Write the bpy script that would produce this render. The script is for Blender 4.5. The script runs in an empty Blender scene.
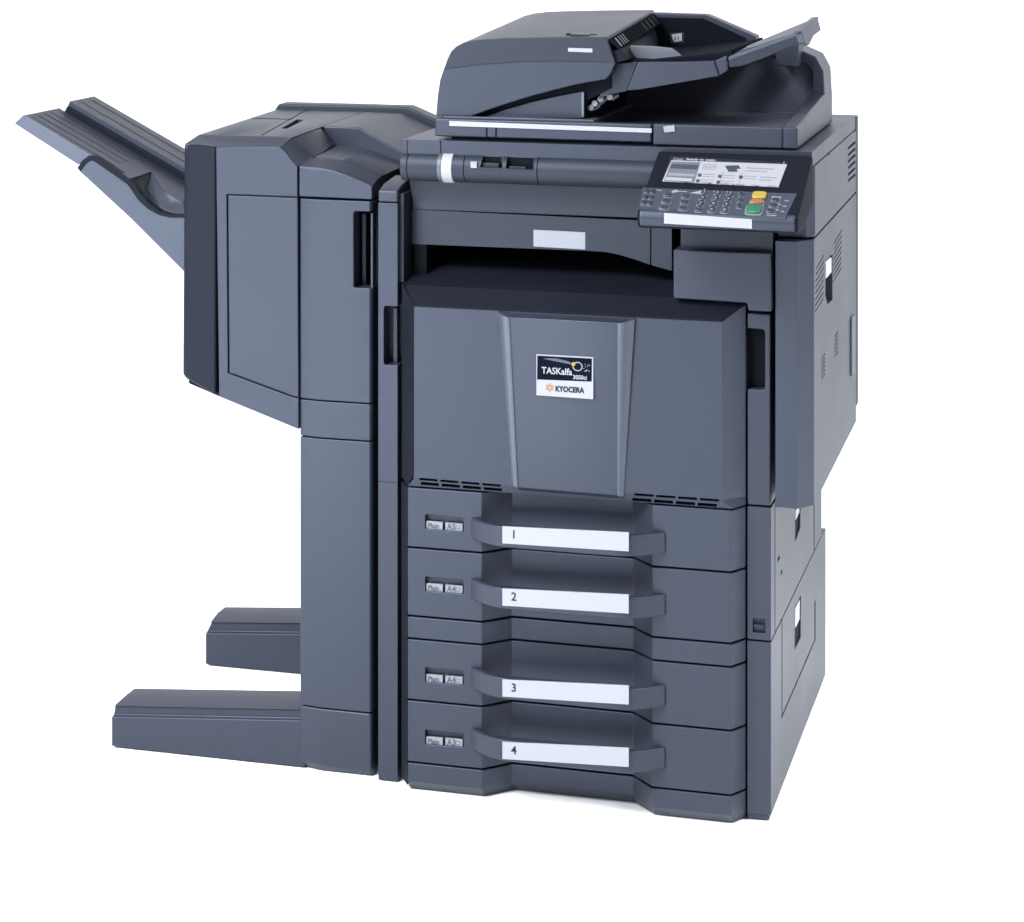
import bpy, bmesh, math, random
from mathutils import Vector, Matrix
random.seed(4)
S = bpy.context.scene
COL = S.collection

# ------------------------------------------------------------------ camera
FPX, HX, HY = 2280.0, 512.0, -110.0          # focal length in pixels, principal point of the shift lens
TH = math.atan(618 / FPX)
RX, RY = math.cos(TH), math.sin(TH)
FX, FY = -math.sin(TH), math.cos(TH)
W0 = 4.06
U0 = (771 - 512) * W0 / FPX
CAM = (-(U0 * RX + W0 * FX), -(U0 * RY + W0 * FY), (823 - HY) * W0 / FPX)
cd = bpy.data.cameras.new('camera')
cd.sensor_width = 36.0
cd.sensor_fit = 'HORIZONTAL'
cd.lens = FPX * 36 / 1024
cd.shift_y = -(461 - HY) / 1024
cd.clip_start = 0.05
cd.clip_end = 500
cam = bpy.data.objects.new('camera', cd)
COL.objects.link(cam)
cam.location = CAM
cam.rotation_euler = (math.pi / 2, 0, TH)
S.camera = cam

# ------------------------------------------------------------------ studio light
S.view_settings.view_transform = 'Standard'
S.view_settings.look = 'None'
S.view_settings.exposure = 0.0
S.view_settings.gamma = 1.0
S.view_settings.use_curve_mapping = False
S.cycles.max_bounces = 8
wd = bpy.data.worlds.new('World')
S.world = wd
wd.use_nodes = True
wn, wl = wd.node_tree.nodes, wd.node_tree.links
wn.clear()
wo = wn.new('ShaderNodeOutputWorld')
wb = wn.new('ShaderNodeBackground')
wb.inputs['Color'].default_value = (0.95, 0.965, 1.0, 1)
wb.inputs['Strength'].default_value = 0.30
wl.new(wb.outputs[0], wo.inputs[0])


def area(name, loc, target, sx, sy, power, col=(1, 1, 1), spread=180):
    l = bpy.data.lights.new(name, 'AREA')
    l.shape = 'RECTANGLE'
    l.size, l.size_y, l.energy, l.color = sx, sy, power, col
    l.spread = math.radians(spread)
    o = bpy.data.objects.new(name, l)
    COL.objects.link(o)
    o.location = loc
    d = Vector(target) - Vector(loc)
    o.rotation_euler = d.to_track_quat('-Z', 'Y').to_euler()
    return o


COOL = (0.90, 0.945, 1.0)
area('added_floor_light', (-2.2, -2.6, 3.5), (-2.0, -2.4, 0), 2.2, 2.0, 560, COOL, 150)  # added overhead; its floor pool brightens the front faces by reflection
area('added_floor_light', (-2.9, -3.9, 2.6), (-2.7, -3.7, 0), 1.2, 1.2, 310, COOL, 80)  # added floor pool that lifts the finisher's front
area('added_floor_light', (1.5, -0.5, 3.0), (0.6, 0.8, 0), 1.0, 1.0, 28, COOL, 60)  # added to thin the floor shadow on the right
area('added_floor_light', (2.8, -0.5, 2.8), (2.7, -0.4, 0), 1.2, 1.2, 120, COOL, 80)  # added floor pool for the right-hand facets to mirror
area('front_softbox', (-2.2, -3.0, 1.9), (-0.9, 0, 0.9), 1.3, 1.3, 60, COOL)
area('right_softbox', (3.4, -0.2, 1.6), (0, 0.3, 0.7), 1.8, 2.0, 25, COOL)
area('added_backdrop_light', (-2.4, 1.3, 4.2), (-2.0, 3.2, 2.2), 2.6, 0.8, 62)  # added pair: whitens the sweep and lifts its reflection in the tops
area('added_backdrop_light', (2.4, 1.3, 4.2), (2.0, 3.2, 2.2), 2.6, 0.8, 62)


# ------------------------------------------------------------------ measuring and mesh helpers
def ray(px, py):
    a, b = (px - HX) / FPX, -(py - HY) / FPX
    return Vector((FX + a * RX, FY + a * RY, b))


def pt(px, py, **k):
    """real point on the plane x=, y= or z= as measured in the photograph"""
    (ax, v), = k.items()
    i = 'xyz'.index(ax)
    d = ray(px, py)
    t = (v - CAM[i]) / d[i]
    return Vector(CAM) + d * t


def ptp(px, py, p0, n):
    d = ray(px, py)
    t = (p0 - Vector(CAM)).dot(n) / d.dot(n)
    return Vector(CAM) + d * t


def P(pts, **k):
    return [pt(x, y, **k) for x, y in pts]


class MB:
    def __init__(self):
        self.bm = bmesh.new()

    def _new(self, faces, mi):
        for f in faces:
            f.material_index = mi
            f.smooth = True

    def loft(self, rings, mi=0, caps=True):
        bm = self.bm
        R = [[bm.verts.new(p) for p in r] for r in rings]
        n = len(R[0])
        fs = []
        for a, b in zip(R, R[1:]):
            for i in range(n):
                j = (i + 1) % n
                fs.append(bm.faces.new((a[i], a[j], b[j], b[i])))
        if caps:
            fs.append(bm.faces.new(R[0][::-1]))
            fs.append(bm.faces.new(R[-1]))
        bmesh.ops.recalc_face_normals(bm, faces=fs)
        self._new(fs, mi)
        return self

    def prism(self, pts, vec, mi=0):
        v = Vector(vec)
        pts = [Vector(p) for p in pts]
        return self.loft([pts, [p + v for p in pts]], mi)

    def xz(self, pts, y0, y1, mi=0):
        return self.prism([(x, y0, z) for x, z in pts], (0, y1 - y0, 0), mi)

    def xy(self, pts, z0, z1, mi=0):
        return self.prism([(x, y, z0) for x, y in pts], (0, 0, z1 - z0), mi)

    def yz(self, pts, x0, x1, mi=0):
        return self.prism([(x0, y, z) for y, z in pts], (x1 - x0, 0, 0), mi)

    def box(self, x0, x1, y0, y1, z0, z1, mi=0):
        return self.xy([(x0, y0), (x1, y0), (x1, y1), (x0, y1)], z0, z1, mi)

    def cyl(self, a, b, r, n=40, mi=0, r2=None):
        a, b = Vector(a), Vector(b)
        q = (b - a).to_track_quat('Z', 'Y').to_matrix()
        r2 = r if r2 is None else r2
        ring = lambda c, rr: [c + q @ Vector((rr * math.cos(2 * math.pi * i / n), rr * math.sin(2 * math.pi * i / n), 0)) for i in range(n)]
        return self.loft([ring(a, r), ring(b, r2)], mi)

    def text(self, s, size, origin, u, v, mi=0, ext=0.0002, xs=1.0, align='LEFT', bold=0.0003):
        c = bpy.data.curves.new('lettering', 'FONT')
        c.body, c.size, c.extrude, c.align_x, c.offset = s, size, ext, align, bold
        c.resolution_u = 4
        o = bpy.data.objects.new('lettering', c)
        COL.objects.link(o)
        dg = bpy.context.evaluated_depsgraph_get()
        me = bpy.data.meshes.new_from_object(o.evaluated_get(dg))
        u, v = Vector(u).normalized(), Vector(v).normalized()
        n = u.cross(v)
        v = n.cross(u)
        M = Matrix(((u.x * xs, v.x, n.x, origin[0]), (u.y * xs, v.y, n.y, origin[1]), (u.z * xs, v.z, n.z, origin[2]), (0, 0, 0, 1)))
        me.transform(M)
        k = len(self.bm.faces)
        self.bm.from_mesh(me)
        self.bm.faces.ensure_lookup_table()
        for f in self.bm.faces[k:]:
            f.material_index = mi
        bpy.data.objects.remove(o)
        bpy.data.curves.remove(c)
        bpy.data.meshes.remove(me)
        return self

    def build(self, name, mats, parent=None, bevel=0.0015, seg=2, cut=None, angle=32):
        me = bpy.data.meshes.new(name)
        self.bm.to_mesh(me)
        self.bm.free()
        o = bpy.data.objects.new(name, me)
        COL.objects.link(o)
        for m in (mats if isinstance(mats, (list, tuple)) else [mats]):
            me.materials.append(m)
        if cut is not None:
            cm = bpy.data.meshes.new('cutter')
            cut.bm.to_mesh(cm)
            cut.bm.free()
            co = bpy.data.objects.new('cutter', cm)
            COL.objects.link(co)
            b = o.modifiers.new('cut', 'BOOLEAN')
            b.operation, b.solver, b.object = 'DIFFERENCE', 'EXACT', co
            b.use_self = True
            dg = bpy.context.evaluated_depsgraph_get()
            nm = bpy.data.meshes.new_from_object(o.evaluated_get(dg))
            o.modifiers.clear()
            o.data = nm
            nm.name = name
            bpy.data.objects.remove(co)
            bpy.data.meshes.remove(cm)
            bpy.data.meshes.remove(me)
            me = nm
        for p in me.polygons:
            p.use_smooth = True
        me.set_sharp_from_angle(angle=math.radians(angle))
        if bevel:
            m = o.modifiers.new('bevel', 'BEVEL')
            m.width, m.segments, m.limit_method, m.angle_limit = bevel, seg, 'ANGLE', math.radians(angle)
            m.harden_normals = True
            m.use_clamp_overlap = True
            m.miter_outer = 'MITER_ARC'
        if parent:
            o.parent = parent
        return o


def root(name, label, cat):
    o = bpy.data.objects.new(name, None)
    o.empty_display_size = 0.1
    COL.objects.link(o)
    o['label'], o['category'] = label, cat
    return o


# ------------------------------------------------------------------ materials
def plastic(name, col, rough=0.5, spec=0.5, bump=0.12, scale=1400, var=0.05, coat=0.0):
    m = bpy.data.materials.new(name)
    m.use_nodes = True
    n, l = m.node_tree.nodes, m.node_tree.links
    b = n['Principled BSDF']
    tc = n.new('ShaderNodeTexCoord')
    big = n.new('ShaderNodeTexNoise')
    big.inputs['Scale'].default_value = 5
    big.inputs['Detail'].default_value = 5
    l.new(tc.outputs['Object'], big.inputs['Vector'])
    r = n.new('ShaderNodeMapRange')
    r.inputs['To Min'].default_value, r.inputs['To Max'].default_value = 1 - var, 1 + var
    l.new(big.outputs['Fac'], r.inputs['Value'])
    mx = n.new('ShaderNodeVectorMath')
    mx.operation = 'SCALE'
    mx.inputs[0].default_value = col
    l.new(r.outputs[0], mx.inputs['Scale'])
    l.new(mx.outputs[0], b.inputs['Base Color'])
    r2 = n.new('ShaderNodeMapRange')
    r2.inputs['To Min'].default_value, r2.inputs['To Max'].default_value = rough - 0.05, rough + 0.05
    l.new(big.outputs['Fac'], r2.inputs['Value'])
    l.new(r2.outputs[0], b.inputs['Roughness'])
    b.inputs['Specular IOR Level'].default_value = spec
    b.inputs['Specular Tint'].default_value = (0.74, 0.835, 1.0, 1)
    b.inputs['Coat Weight'].default_value = coat
    if bump:
        fine = n.new('ShaderNodeTexNoise')
        fine.inputs['Scale'].default_value = scale
        fine.inputs['Detail'].default_value = 2
        l.new(tc.outputs['Object'], fine.inputs['Vector'])
        bp = n.new('ShaderNodeBump')
        bp.inputs['Strength'].default_value = bump
        bp.inputs['Distance'].default_value = 0.0006
        l.new(fine.outputs['Fac'], bp.inputs['Height'])
        l.new(bp.outputs[0], b.inputs['Normal'])
    return m


GREY = plastic('slate_plastic', (0.0162, 0.0184, 0.0285), 0.42, 0.41)
DARK = plastic('charcoal_and_shade', (0.0055, 0.0065, 0.0100), 0.55, 0.08)  # dark plastic parts, and shade on left facets and the top chamfer
PLATE = plastic('white_plate', (0.40, 0.405, 0.43), 0.5, 0.3, bump=0.0)
TAG = plastic('size_tag_grey', (0.17, 0.174, 0.19), 0.5, 0.3, bump=0.0)
TAGINK = plastic('size_tag_ink', (0.045, 0.048, 0.058), 0.5, 0.3, bump=0.0)
MATTE = plastic('matte_black', (0.005, 0.006, 0.009), 0.85, 0.03)
RAILG = plastic('rail_slate', (0.013, 0.015, 0.0215), 0.5, 0.28)
BLACK = plastic('black_recess', (0.0025, 0.003, 0.0045), 0.7, 0.08)
MID = plastic('dim_slate_plastic', (0.011, 0.0125, 0.018), 0.45, 0.35)
WHITE = plastic('white_label', (0.255, 0.258, 0.278), 0.5, 0.3, bump=0.0, var=0.02)
INK = plastic('printed_ink', (0.01, 0.01, 0.013), 0.6, 0.2, bump=0.0)
SILVER = plastic('light_grey_plastic', (0.20, 0.205, 0.23), 0.45, 0.4, bump=0.05)
PALE = plastic('pale_print', (0.24, 0.25, 0.28), 0.5, 0.3, bump=0.0)
NAVY = plastic('badge_navy', (0.002, 0.003, 0.008), 0.5, 0.04, bump=0.0)
YELLOW = plastic('yellow_key', (0.26, 0.185, 0.025), 0.4, 0.4, bump=0.0)
ORANGE = plastic('orange_key', (0.20, 0.075, 0.035), 0.4, 0.4, bump=0.0)
GREEN = plastic('green_key', (0.018, 0.088, 0.045), 0.4, 0.4, bump=0.0)
GOLD = plastic('emblem_orange', (0.30, 0.13, 0.02), 0.4, 0.4, bump=0.0)


def floor_mat():
    m = plastic('white_studio_floor', (0.86, 0.86, 0.86), 0.8, 0.1, bump=0.0, var=0.01)
    return m


# ------------------------------------------------------------------ the setting
FW, FE, FN_, FS = -5.0, 5.0, 2.2, -5.5
m = MB()
m.bm.faces.new([m.bm.verts.new(p) for p in ((FW, FS, 0), (FE, FS, 0), (FE, FN_, 0), (FW, FN_, 0))])
fo = m.build('floor', floor_mat(), bevel=0)
fo['kind'] = 'structure'
m = MB()
arc = [(FN_ + 1.0 * math.sin(a), 1.0 - math.cos(a)) for a in [math.pi / 2 * i / 16 for i in range(17)]] + [(FN_ + 1.0, 3.4)]
cols = [[m.bm.verts.new((x, y, z)) for y, z in arc] for x in (FW, FE)]
for i in range(len(arc) - 1):
    f = m.bm.faces.new((cols[0][i], cols[1][i], cols[1][i + 1], cols[0][i + 1]))
bd = m.build('backdrop', floor_mat(), bevel=0, angle=60)
bd['kind'] = 'structure'

# =================================================================== PHOTOCOPIER
PC = root('photocopier', 'dark slate floor-standing office photocopier with four numbered paper drawers and tilted touch panel', 'photocopier')
YF = -0.035            # front plane of the drawers
XL = -0.687            # left edge of the machine
XS = 0.074             # plane of the upper right side

# ---- body core (what shows between the panels)
m = MB()
m.box(XL + 0.004, -0.004, 0.02, 0.675, 0.012, 0.90)
m.box(XL + 0.004, -0.004, 0.36, 0.66, 0.90, 1.168)       # rear tower carrying the scanner
m.box(-0.17, -0.004, 0.03, 0.36, 0.90, 1.168)            # right pillar
m.box(XL + 0.004, -0.658, 0.052, 0.36, 0.90, 1.168)       # left pillar
m.build('inner_frame', BLACK, PC, bevel=0.001)

# ---- right-hand lower panels
G = 0.0016             # half of a panel gap
m = MB()
m.box(-0.0425, 0, 0, 0.755, 0.014, 0.3225 - G)
m.box(-0.0425, -0.004, 0.004, 0.74, 0.004, 0.02)
c = MB()
c.prism(P([(782.2, 600), (782.9, 600), (782.9, 718), (782.2, 718)], x=0.001), (-0.006, 0, 0))
c.prism(P([(782, 716.5), (816, 637.5), (816, 640), (782, 719)], x=0.001), (-0.006, 0, 0))
c.prism(P([(815, 602), (816, 600), (816, 640), (815, 642)], x=0.001), (-0.006, 0, 0))
c.prism(P([(795.2, 608), (801.6, 595), (801.2, 638), (795.2, 650)], x=0.001), (-0.03, 0, 0))
o = m.build('lower_side_panel', GREY, PC, bevel=0.004, seg=3, cut=c)
m = MB()
m.prism(P([(795.4, 609), (801.4, 597), (801.2, 616), (795.4, 628)], x=-0.0022), (-0.0012, 0, 0))
m.build('grip_plate', PLATE, o, bevel=0)

m = MB()
m.box(-0.0425, 0, 0, 0.69, 0.3225 + G, 0.5625 - G)
c = MB()
c.prism(P([(775.2, 500), (775.9, 500), (775.9, 640), (775.2, 640)], x=0.001), (-0.006, 0, 0))
c.prism(P([(814.2, 490), (815, 490), (815, 560), (814.2, 560)], x=0.001), (-0.006, 0, 0))
c.prism(P([(795.6, 510), (801.2, 500), (800.8, 528), (795.8, 542)], x=0.001), (-0.03, 0, 0))
c.prism(P([(778.2, 559), (780.2, 555), (780.2, 559), (778.2, 563)], x=0.001), (-0.008, 0, 0))
c.prism(P([(781.4, 572), (782.6, 569), (782.6, 573), (781.4, 576)], x=0.001), (-0.008, 0, 0))
c.prism(P([(752.5, 619), (765, 620), (765, 634), (752.5, 633)], y=-0.004), (0, 0.012, 0))
o = m.build('middle_side_panel', GREY, PC, bevel=0.003, seg=3, cut=c)
m = MB()
m.prism(P([(795.8, 511), (801.2, 501), (801.0, 509), (795.8, 520)], x=-0.0022), (-0.0012, 0, 0))
m.build('grip_plate', PLATE, o, bevel=0)
m = MB()
m.prism(P([(754, 624.5), (763.5, 625.2), (763.5, 628.4), (754, 627.7)], y=-0.002), (0, 0.012, 0))
m.build('rocker_switch', MID, o, bevel=0.001)

m = MB()
m.box(-0.0425, -0.001, 0, 0.60, 0.5625 + G, 0.9075 - G)
c = MB()
c.prism(P([(740, 329), (762, 330.5), (764, 333), (764, 389), (762, 391), (740, 390)], y=-0.01), (0, 0.05, 0))
m.build('front_column', GREY, PC, bevel=0.003, seg=3, cut=c)

# ---- drawers
XA, XB, XC, XD, XE, XF, XG = -0.684, -0.6675, -0.5255, -0.4805, -0.2525, -0.2075, -0.0665
YR = 0.008


def profile(grow=0.0):
    return [(XA, 0.004), (XB, YF), (XC, YF), (XD, YR), (XE, YR), (XF, YF), (XG, YF), (-0.0455, -0.002), (-0.0455, 0.05), (XA, 0.05)]


def zat(py_l, py_r):
    """height of a drawer gap seen at the left and right ends of the front"""
    return 0.5 * (pt(407, py_l, y=YF).z + pt(731, py_r, y=YF).z)


z1, z2, z3, z4, z5 = zat(548.5, 571.3), zat(618, 641.5), zat(641, 664.5), zat(702, 728.5), zat(765, 792.5)
ztop = zat(488.8, 507.5)
GD = 0.0018


def drawer(za, zb, num, size, dpy):
    m = MB()
    m.xy(profile(), za + GD, zb - GD)
    c = MB()
    q = [(424.6, 515.0), (462.8, 518.6), (462.8, 532.6), (424.6, 529.6)]
    c.prism([pt(x, y + dpy, y=YF - 0.004) for x, y in q], (0, 0.016, 0))
    d = m.build('paper_drawer', GREY, PC, bevel=0.0016, cut=c)
    # size tags in their window
    for (xa, xb, ya, txt) in ((426.3, 442.6, 521.0, 'Plain'), (445.4, 462.4, 522.6, size)):
        t = MB()
        yp = YF + 0.004
        qq = [(xa, ya), (xb, ya + 1.4), (xb, ya + 9.2), (xa, ya + 7.8)]
        t.prism([pt(x, y + dpy, y=yp) for x, y in qq], (0, 0.004, 0))
        o = pt(xa + 1.6, ya + dpy + 6.6, y=yp - 0.0003)
        t.text(txt, 0.0125 if txt == 'Plain' else 0.0155, o, (1, 0, 0), (0, 0, 1), mi=1, ext=0.0001, xs=0.92)
        if txt != 'Plain':
            o = pt(xa + 10.2, ya + dpy + 6.9, y=yp - 0.0003)
            t.box(o.x, o.x + 0.0085, yp - 0.0004, yp, o.z + 0.001, o.z + 0.0016, 1)
            t.box(o.x, o.x + 0.0006, yp - 0.0004, yp, o.z + 0.001, o.z + 0.0075, 1)
            t.box(o.x, o.x + 0.0085, yp - 0.0004, yp, o.z + 0.0069, o.z + 0.0075, 1)
            t.box(o.x + 0.0079, o.x + 0.0085, yp - 0.0004, yp, o.z + 0.001, o.z + 0.0075, 1)
        t.build('size_tag', [TAG, TAGINK], d, bevel=0)
    # bowed handle bar
    zt = pt(664, 533.5 + dpy, y=-0.045).z
    zb_ = pt(664, 554.5 + dpy, y=-0.045).z
    xl, xr = pt(471.2, 530, y=-0.036).x, pt(664.5, 540, y=-0.045).x
    outer, inner = [], []
    N = 28
    for i in range(N + 1):
        t = i / N
        x = xl + (xr - xl) * t
        e = min(t, 1 - t) * (xr - xl)
        k = min(1.0, e / 0.085)
        bow = math.sin(k * math.pi / 2) ** 0.9
        outer.append((x, YF - 0.003 - 0.042 * bow))
        inner.append((x, YF + 0.006 - 0.030 * bow))
    h = MB()
    h.xy(outer + inner[::-1], zb_, zt)
    hd = h.build('handle', GREY, d, bevel=0.003, seg=3)
    yl = YF - 0.0455
    s = MB()
    q = [(502.4, 526.4), (628.6, 532.6), (628.6, 551.4), (502.4, 543.4)]
    s.prism([pt(x, y + dpy, y=yl) for x, y in q], (0, 0.003, 0))
    o = pt(511.0, 538.2 + dpy, y=yl - 0.0003)
    s.text(num, 0.021, o, (1, 0, 0), (0, 0, 1), mi=1, ext=0.0001)
    s.build('number_strip', [WHITE, INK], d, bevel=0)
    return d


drawer(z1, ztop, '1', 'A5', 0.0)
drawer(z2, z1, '2', 'A4', 62.2)
drawer(z4, z3, '3', 'A4', 153.2)
drawer(z5, z4, '4', 'A3', 215.6)
m = MB()
m.xy(profile(), z3 + GD, z2 - GD)
m.build('spacer_strip', GREY, PC, bevel=0.0016)
m = MB()
pr = profile()
ins = [(x, y + 0.014) if y < 0.04 else (x, y) for x, y in pr]
m.loft([[(x, y, 0.002) for x, y in ins], [(x, y, 0.020) for x, y in pr], [(x, y, z5 - GD) for x, y in pr]])
m.build('plinth', GREY, PC, bevel=0.0016)

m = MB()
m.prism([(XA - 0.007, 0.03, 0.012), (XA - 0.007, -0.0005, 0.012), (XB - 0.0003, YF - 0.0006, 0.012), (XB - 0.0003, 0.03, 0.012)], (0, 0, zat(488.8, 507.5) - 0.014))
m.build('left_edge_shade', DARK, PC, bevel=0.001)  # dark strip stands in for shade on the left-facing facets

# ---- front cover: two wings, a centre panel that stands forward at its top, a side facet and a surround with shade in its colour
YC = -0.038
zb0 = ztop + GD
zc = 0.8948
zlow = 0.592


xl, xr = -0.6543, -0.0815
m = MB()
#  wings with chamfered edges (left facet, right facet, lower chamfer)
lo = [(XB + 0.0, -0.036, zb0), (xl + 0.006, YC + 0.004, 0.577), (-0.062, YC + 0.008, 0.577), (-0.0455, -0.002, zb0), (-0.0455, 0.02, zb0), (XA, 0.02, zb0), (XA, 0.0, zb0)]
r0 = [(XA, 0.0), (XB + 0.002, -0.034), (-0.0640, -0.034), (-0.0455, -0.002), (-0.0455, 0.03), (XA, 0.03)]
r1 = [(XA, 0.0), (xl, YC), (xr, YC), (-0.0455, -0.002), (-0.0455, 0.03), (XA, 0.03)]
m.loft([[(x, y, zb0) for x, y in r0], [(x, y, 0.5790) for x, y in r1], [(r1[0][0], r1[0][1], 0.921), (r1[1][0], r1[1][1], zc), (r1[2][0], r1[2][1], zc), (r1[3][0], r1[3][1], 0.921), (r1[4][0], r1[4][1], 0.91), (r1[5][0], r1[5][1], 0.91)]])
c = MB()
for (x0, y0, n, dx, dyy, hs, he) in ((419.5, 477.6, 4, 21.0, 1.75, 2.5, 0), (420.5, 481.9, 4, 21.0, 1.75, 3.2, 0)):
    for i in range(n):
        a, b = x0 + i * dx, x0 + i * dx + 18.2
        ya, yb = y0 + i * dyy, y0 + i * dyy + 1.5
        c.prism([p + Vector((0, -0.03, 0)) for p in P([(a, ya), (b, yb), (b, yb + hs), (a, ya + hs)], y=-0.037)], (0, 0.055, 0))
for (x0, y0, hs) in ((634.5, 493.0, 2.6), (632.0, 498.0, 3.4)):
    for i in range(4):
        a, b = x0 + i * 21.8, x0 + i * 21.8 + 19.2
        ya, yb = y0 + i * 1.6, y0 + i * 1.6 + 1.3
        c.prism([p + Vector((0, -0.03, 0)) for p in P([(a, ya), (b, yb), (b, yb + hs), (a, ya + hs)], y=-0.037)], (0, 0.055, 0))
fc = m.build('front_cover', GREY, PC, bevel=0.0018, cut=c, angle=9)
# shade on the cover's left facet and top chamfer, put into charcoal strips
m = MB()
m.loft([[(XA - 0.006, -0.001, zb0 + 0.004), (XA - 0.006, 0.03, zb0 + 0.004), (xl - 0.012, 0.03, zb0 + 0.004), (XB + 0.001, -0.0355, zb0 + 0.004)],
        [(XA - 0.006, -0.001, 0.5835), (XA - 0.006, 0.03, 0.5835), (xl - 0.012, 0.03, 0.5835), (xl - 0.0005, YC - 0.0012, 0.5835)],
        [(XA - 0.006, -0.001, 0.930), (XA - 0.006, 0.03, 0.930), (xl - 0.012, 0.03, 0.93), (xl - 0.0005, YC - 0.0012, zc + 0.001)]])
m.build('corner_shade', DARK, fc, bevel=0.001)
# centre panel
m = MB()
B = [pt(511.5, 484.5, y=YC), pt(519, 487.5, y=YC - 0.004), pt(618, 495.5, y=YC - 0.004), pt(624, 496.5, y=YC)]
T = [pt(497, 312.3, y=YC), pt(509.5, 317.3, y=YC - 0.020), pt(620, 323, y=YC - 0.020), pt(634, 319.8, y=YC)]
back = lambda L, d: [Vector((L[-1].x, YC + d, L[-1].z)), Vector((L[0].x, YC + d, L[0].z))]
m.loft([[Vector((p.x, p.y + 0.012, p.z - 0.012)) for p in B] + [p + Vector((0, 0, -.012)) for p in back(B, 0.018)], B + back(B, 0.018), T + back(T, 0.018)])
c = MB()
for q in ([(513.6, 326), (514.4, 326), (517.6, 486), (516.8, 486)], [(613.6, 330), (614.4, 330), (613.4, 494), (612.6, 494)]):
    c.prism(P(q, y=YC - 0.03), (0, 0.0195, 0))
m.build('centre_panel', GREY, fc, bevel=0.0015)

TRIM = plastic('ridge_highlight_grey', (0.038, 0.042, 0.055), 0.36, 0.6)  # lighter than the cover: highlights on the ridges put into the colour
for tq, bq_ in (([(497.0, 312.3), (511.0, 317.6)], [(511.6, 484.6), (518.4, 487.6)]), ([(618.8, 322.8), (634.2, 319.8)], [(617.6, 495.4), (623.6, 496.6)])):
    rings = []
    for q, dp in ((tq, 0.021), (bq_, 0.005)):
        p0, p1 = pt(*q[0], y=YC - dp * 0.5), pt(*q[1], y=YC - dp * 0.5)
        rg = []
        for k in range(9):
            t = k / 8
            p = p0.lerp(p1, t)
            rg.append(Vector((p.x, YC - dp * (0.25 + 0.75 * t if q[0][0] < 560 else 1.0 - 0.75 * t) - 0.004 * math.sin(math.pi * t), p.z)))
        rg += [Vector((p1.x, YC + 0.01, p1.z)), Vector((p0.x, YC + 0.01, p0.z))]
        rings.append(rg)
    m = MB()
    m.loft(rings)
    m.build('ridge_highlight', TRIM, fc, bevel=0.0006)

# ---- badge
m = MB()
yb = YC - 0.0175


def bq(q, y0, d, mi=0):
    m.prism(P(q, y=y0), (0, d, 0), mi)


bq([(536.4, 354.2), (593.2, 357.2), (593.2, 399.2), (536.4, 395.2)], yb, 0.006, 0)
bq([(537.4, 355.6), (591.8, 358.6), (591.6, 381.6), (537.0, 379.4)], yb - 0.0005, 0.003, 1)
t = pt(541.5, 373.2, y=yb - 0.0008)
m.text('TASKalfa', 0.0165, t, (1, 0, -0.008), (0, 0, 1), mi=2, ext=0.0001, xs=0.93)
t = pt(573.0, 379.0, y=yb - 0.0008)
m.text('3050ci', 0.0105, t, (1, 0, 0), (0, 0, 1), mi=3, ext=0.0001, xs=0.92)
t = pt(555.2, 391.2, y=yb - 0.0008)
m.text('KYOCERA', 0.0135, t, (1, 0, -0.004), (0, 0, 1), mi=4, ext=0.0001, xs=0.86, bold=0.0005)
ec = pt(549.4, 387.6, y=yb - 0.0006)
for i in range(6):
    a = math.radians(30 + i * 60)
    p = ec + Vector((math.cos(a) * 0.0042, 0, math.sin(a) * 0.0042))
    m.prism([p + Vector((math.cos(a) * u - math.sin(a) * w, 0, math.sin(a) * u + math.cos(a) * w)) for u, w in ((0.0032, 0.0008), (0.0, 0.0021), (-0.0022, 0), (0, -0.0021), (0.0032, -0.0012))], (0, -0.0003, 0), 5)
rc = pt(577.5, 366.5, y=yb - 0.0008)
for i in range(22):
    a = 2 * math.pi * i / 22
    p = rc + Vector((math.cos(a) * 0.0085, 0, math.sin(a) * 0.0075))
    m.box(p.x - .0009, p.x + .0009, p.y - .0002, p.y, p.z - .0009, p.z + .0009, 3)
for i in range(16):
    p = rc + Vector((0.011 + random.random() * 0.012, 0, random.uniform(-0.009, 0.006)))
    m.box(p.x - .0006, p.x + .0006, p.y - .0002, p.y, p.z - .0006, p.z + .0006, 3)
p = rc + Vector((-0.0075, -0.0003, 0.004))
m.cyl(p, p + Vector((0, -0.0003, 0)), 0.0036, 12, 6)
q = [(543, 358.6), (556, 358.3), (569, 361.5), (573, 364.8), (565, 363.2), (552, 360.6)]
m.prism(P(q, y=yb - 0.0007), (0, -0.0002, 0), 7)
m.build('badge', [WHITE, NAVY, WHITE, PALE, INK, GOLD, YELLOW, plastic('badge_sheen', (0.05, 0.055, 0.07), 0.4, 0.4, bump=0)], PC, bevel=0)

# ---- top of the front, its shade put into charcoal colour, sloping up into the output bay
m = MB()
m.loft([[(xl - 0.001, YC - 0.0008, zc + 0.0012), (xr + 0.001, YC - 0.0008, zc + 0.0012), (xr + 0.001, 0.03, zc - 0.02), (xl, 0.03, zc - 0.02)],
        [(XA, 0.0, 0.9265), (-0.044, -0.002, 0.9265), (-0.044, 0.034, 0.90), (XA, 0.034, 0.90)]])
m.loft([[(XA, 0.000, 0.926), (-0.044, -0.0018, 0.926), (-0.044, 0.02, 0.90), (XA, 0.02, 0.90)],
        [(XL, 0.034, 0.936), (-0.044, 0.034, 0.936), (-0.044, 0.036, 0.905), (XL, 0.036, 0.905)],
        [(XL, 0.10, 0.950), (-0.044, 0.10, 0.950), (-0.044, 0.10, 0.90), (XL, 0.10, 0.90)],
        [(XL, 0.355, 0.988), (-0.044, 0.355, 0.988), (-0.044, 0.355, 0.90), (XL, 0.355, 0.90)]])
m.build('output_bay_floor', DARK, PC, bevel=0.003, seg=3)
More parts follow.
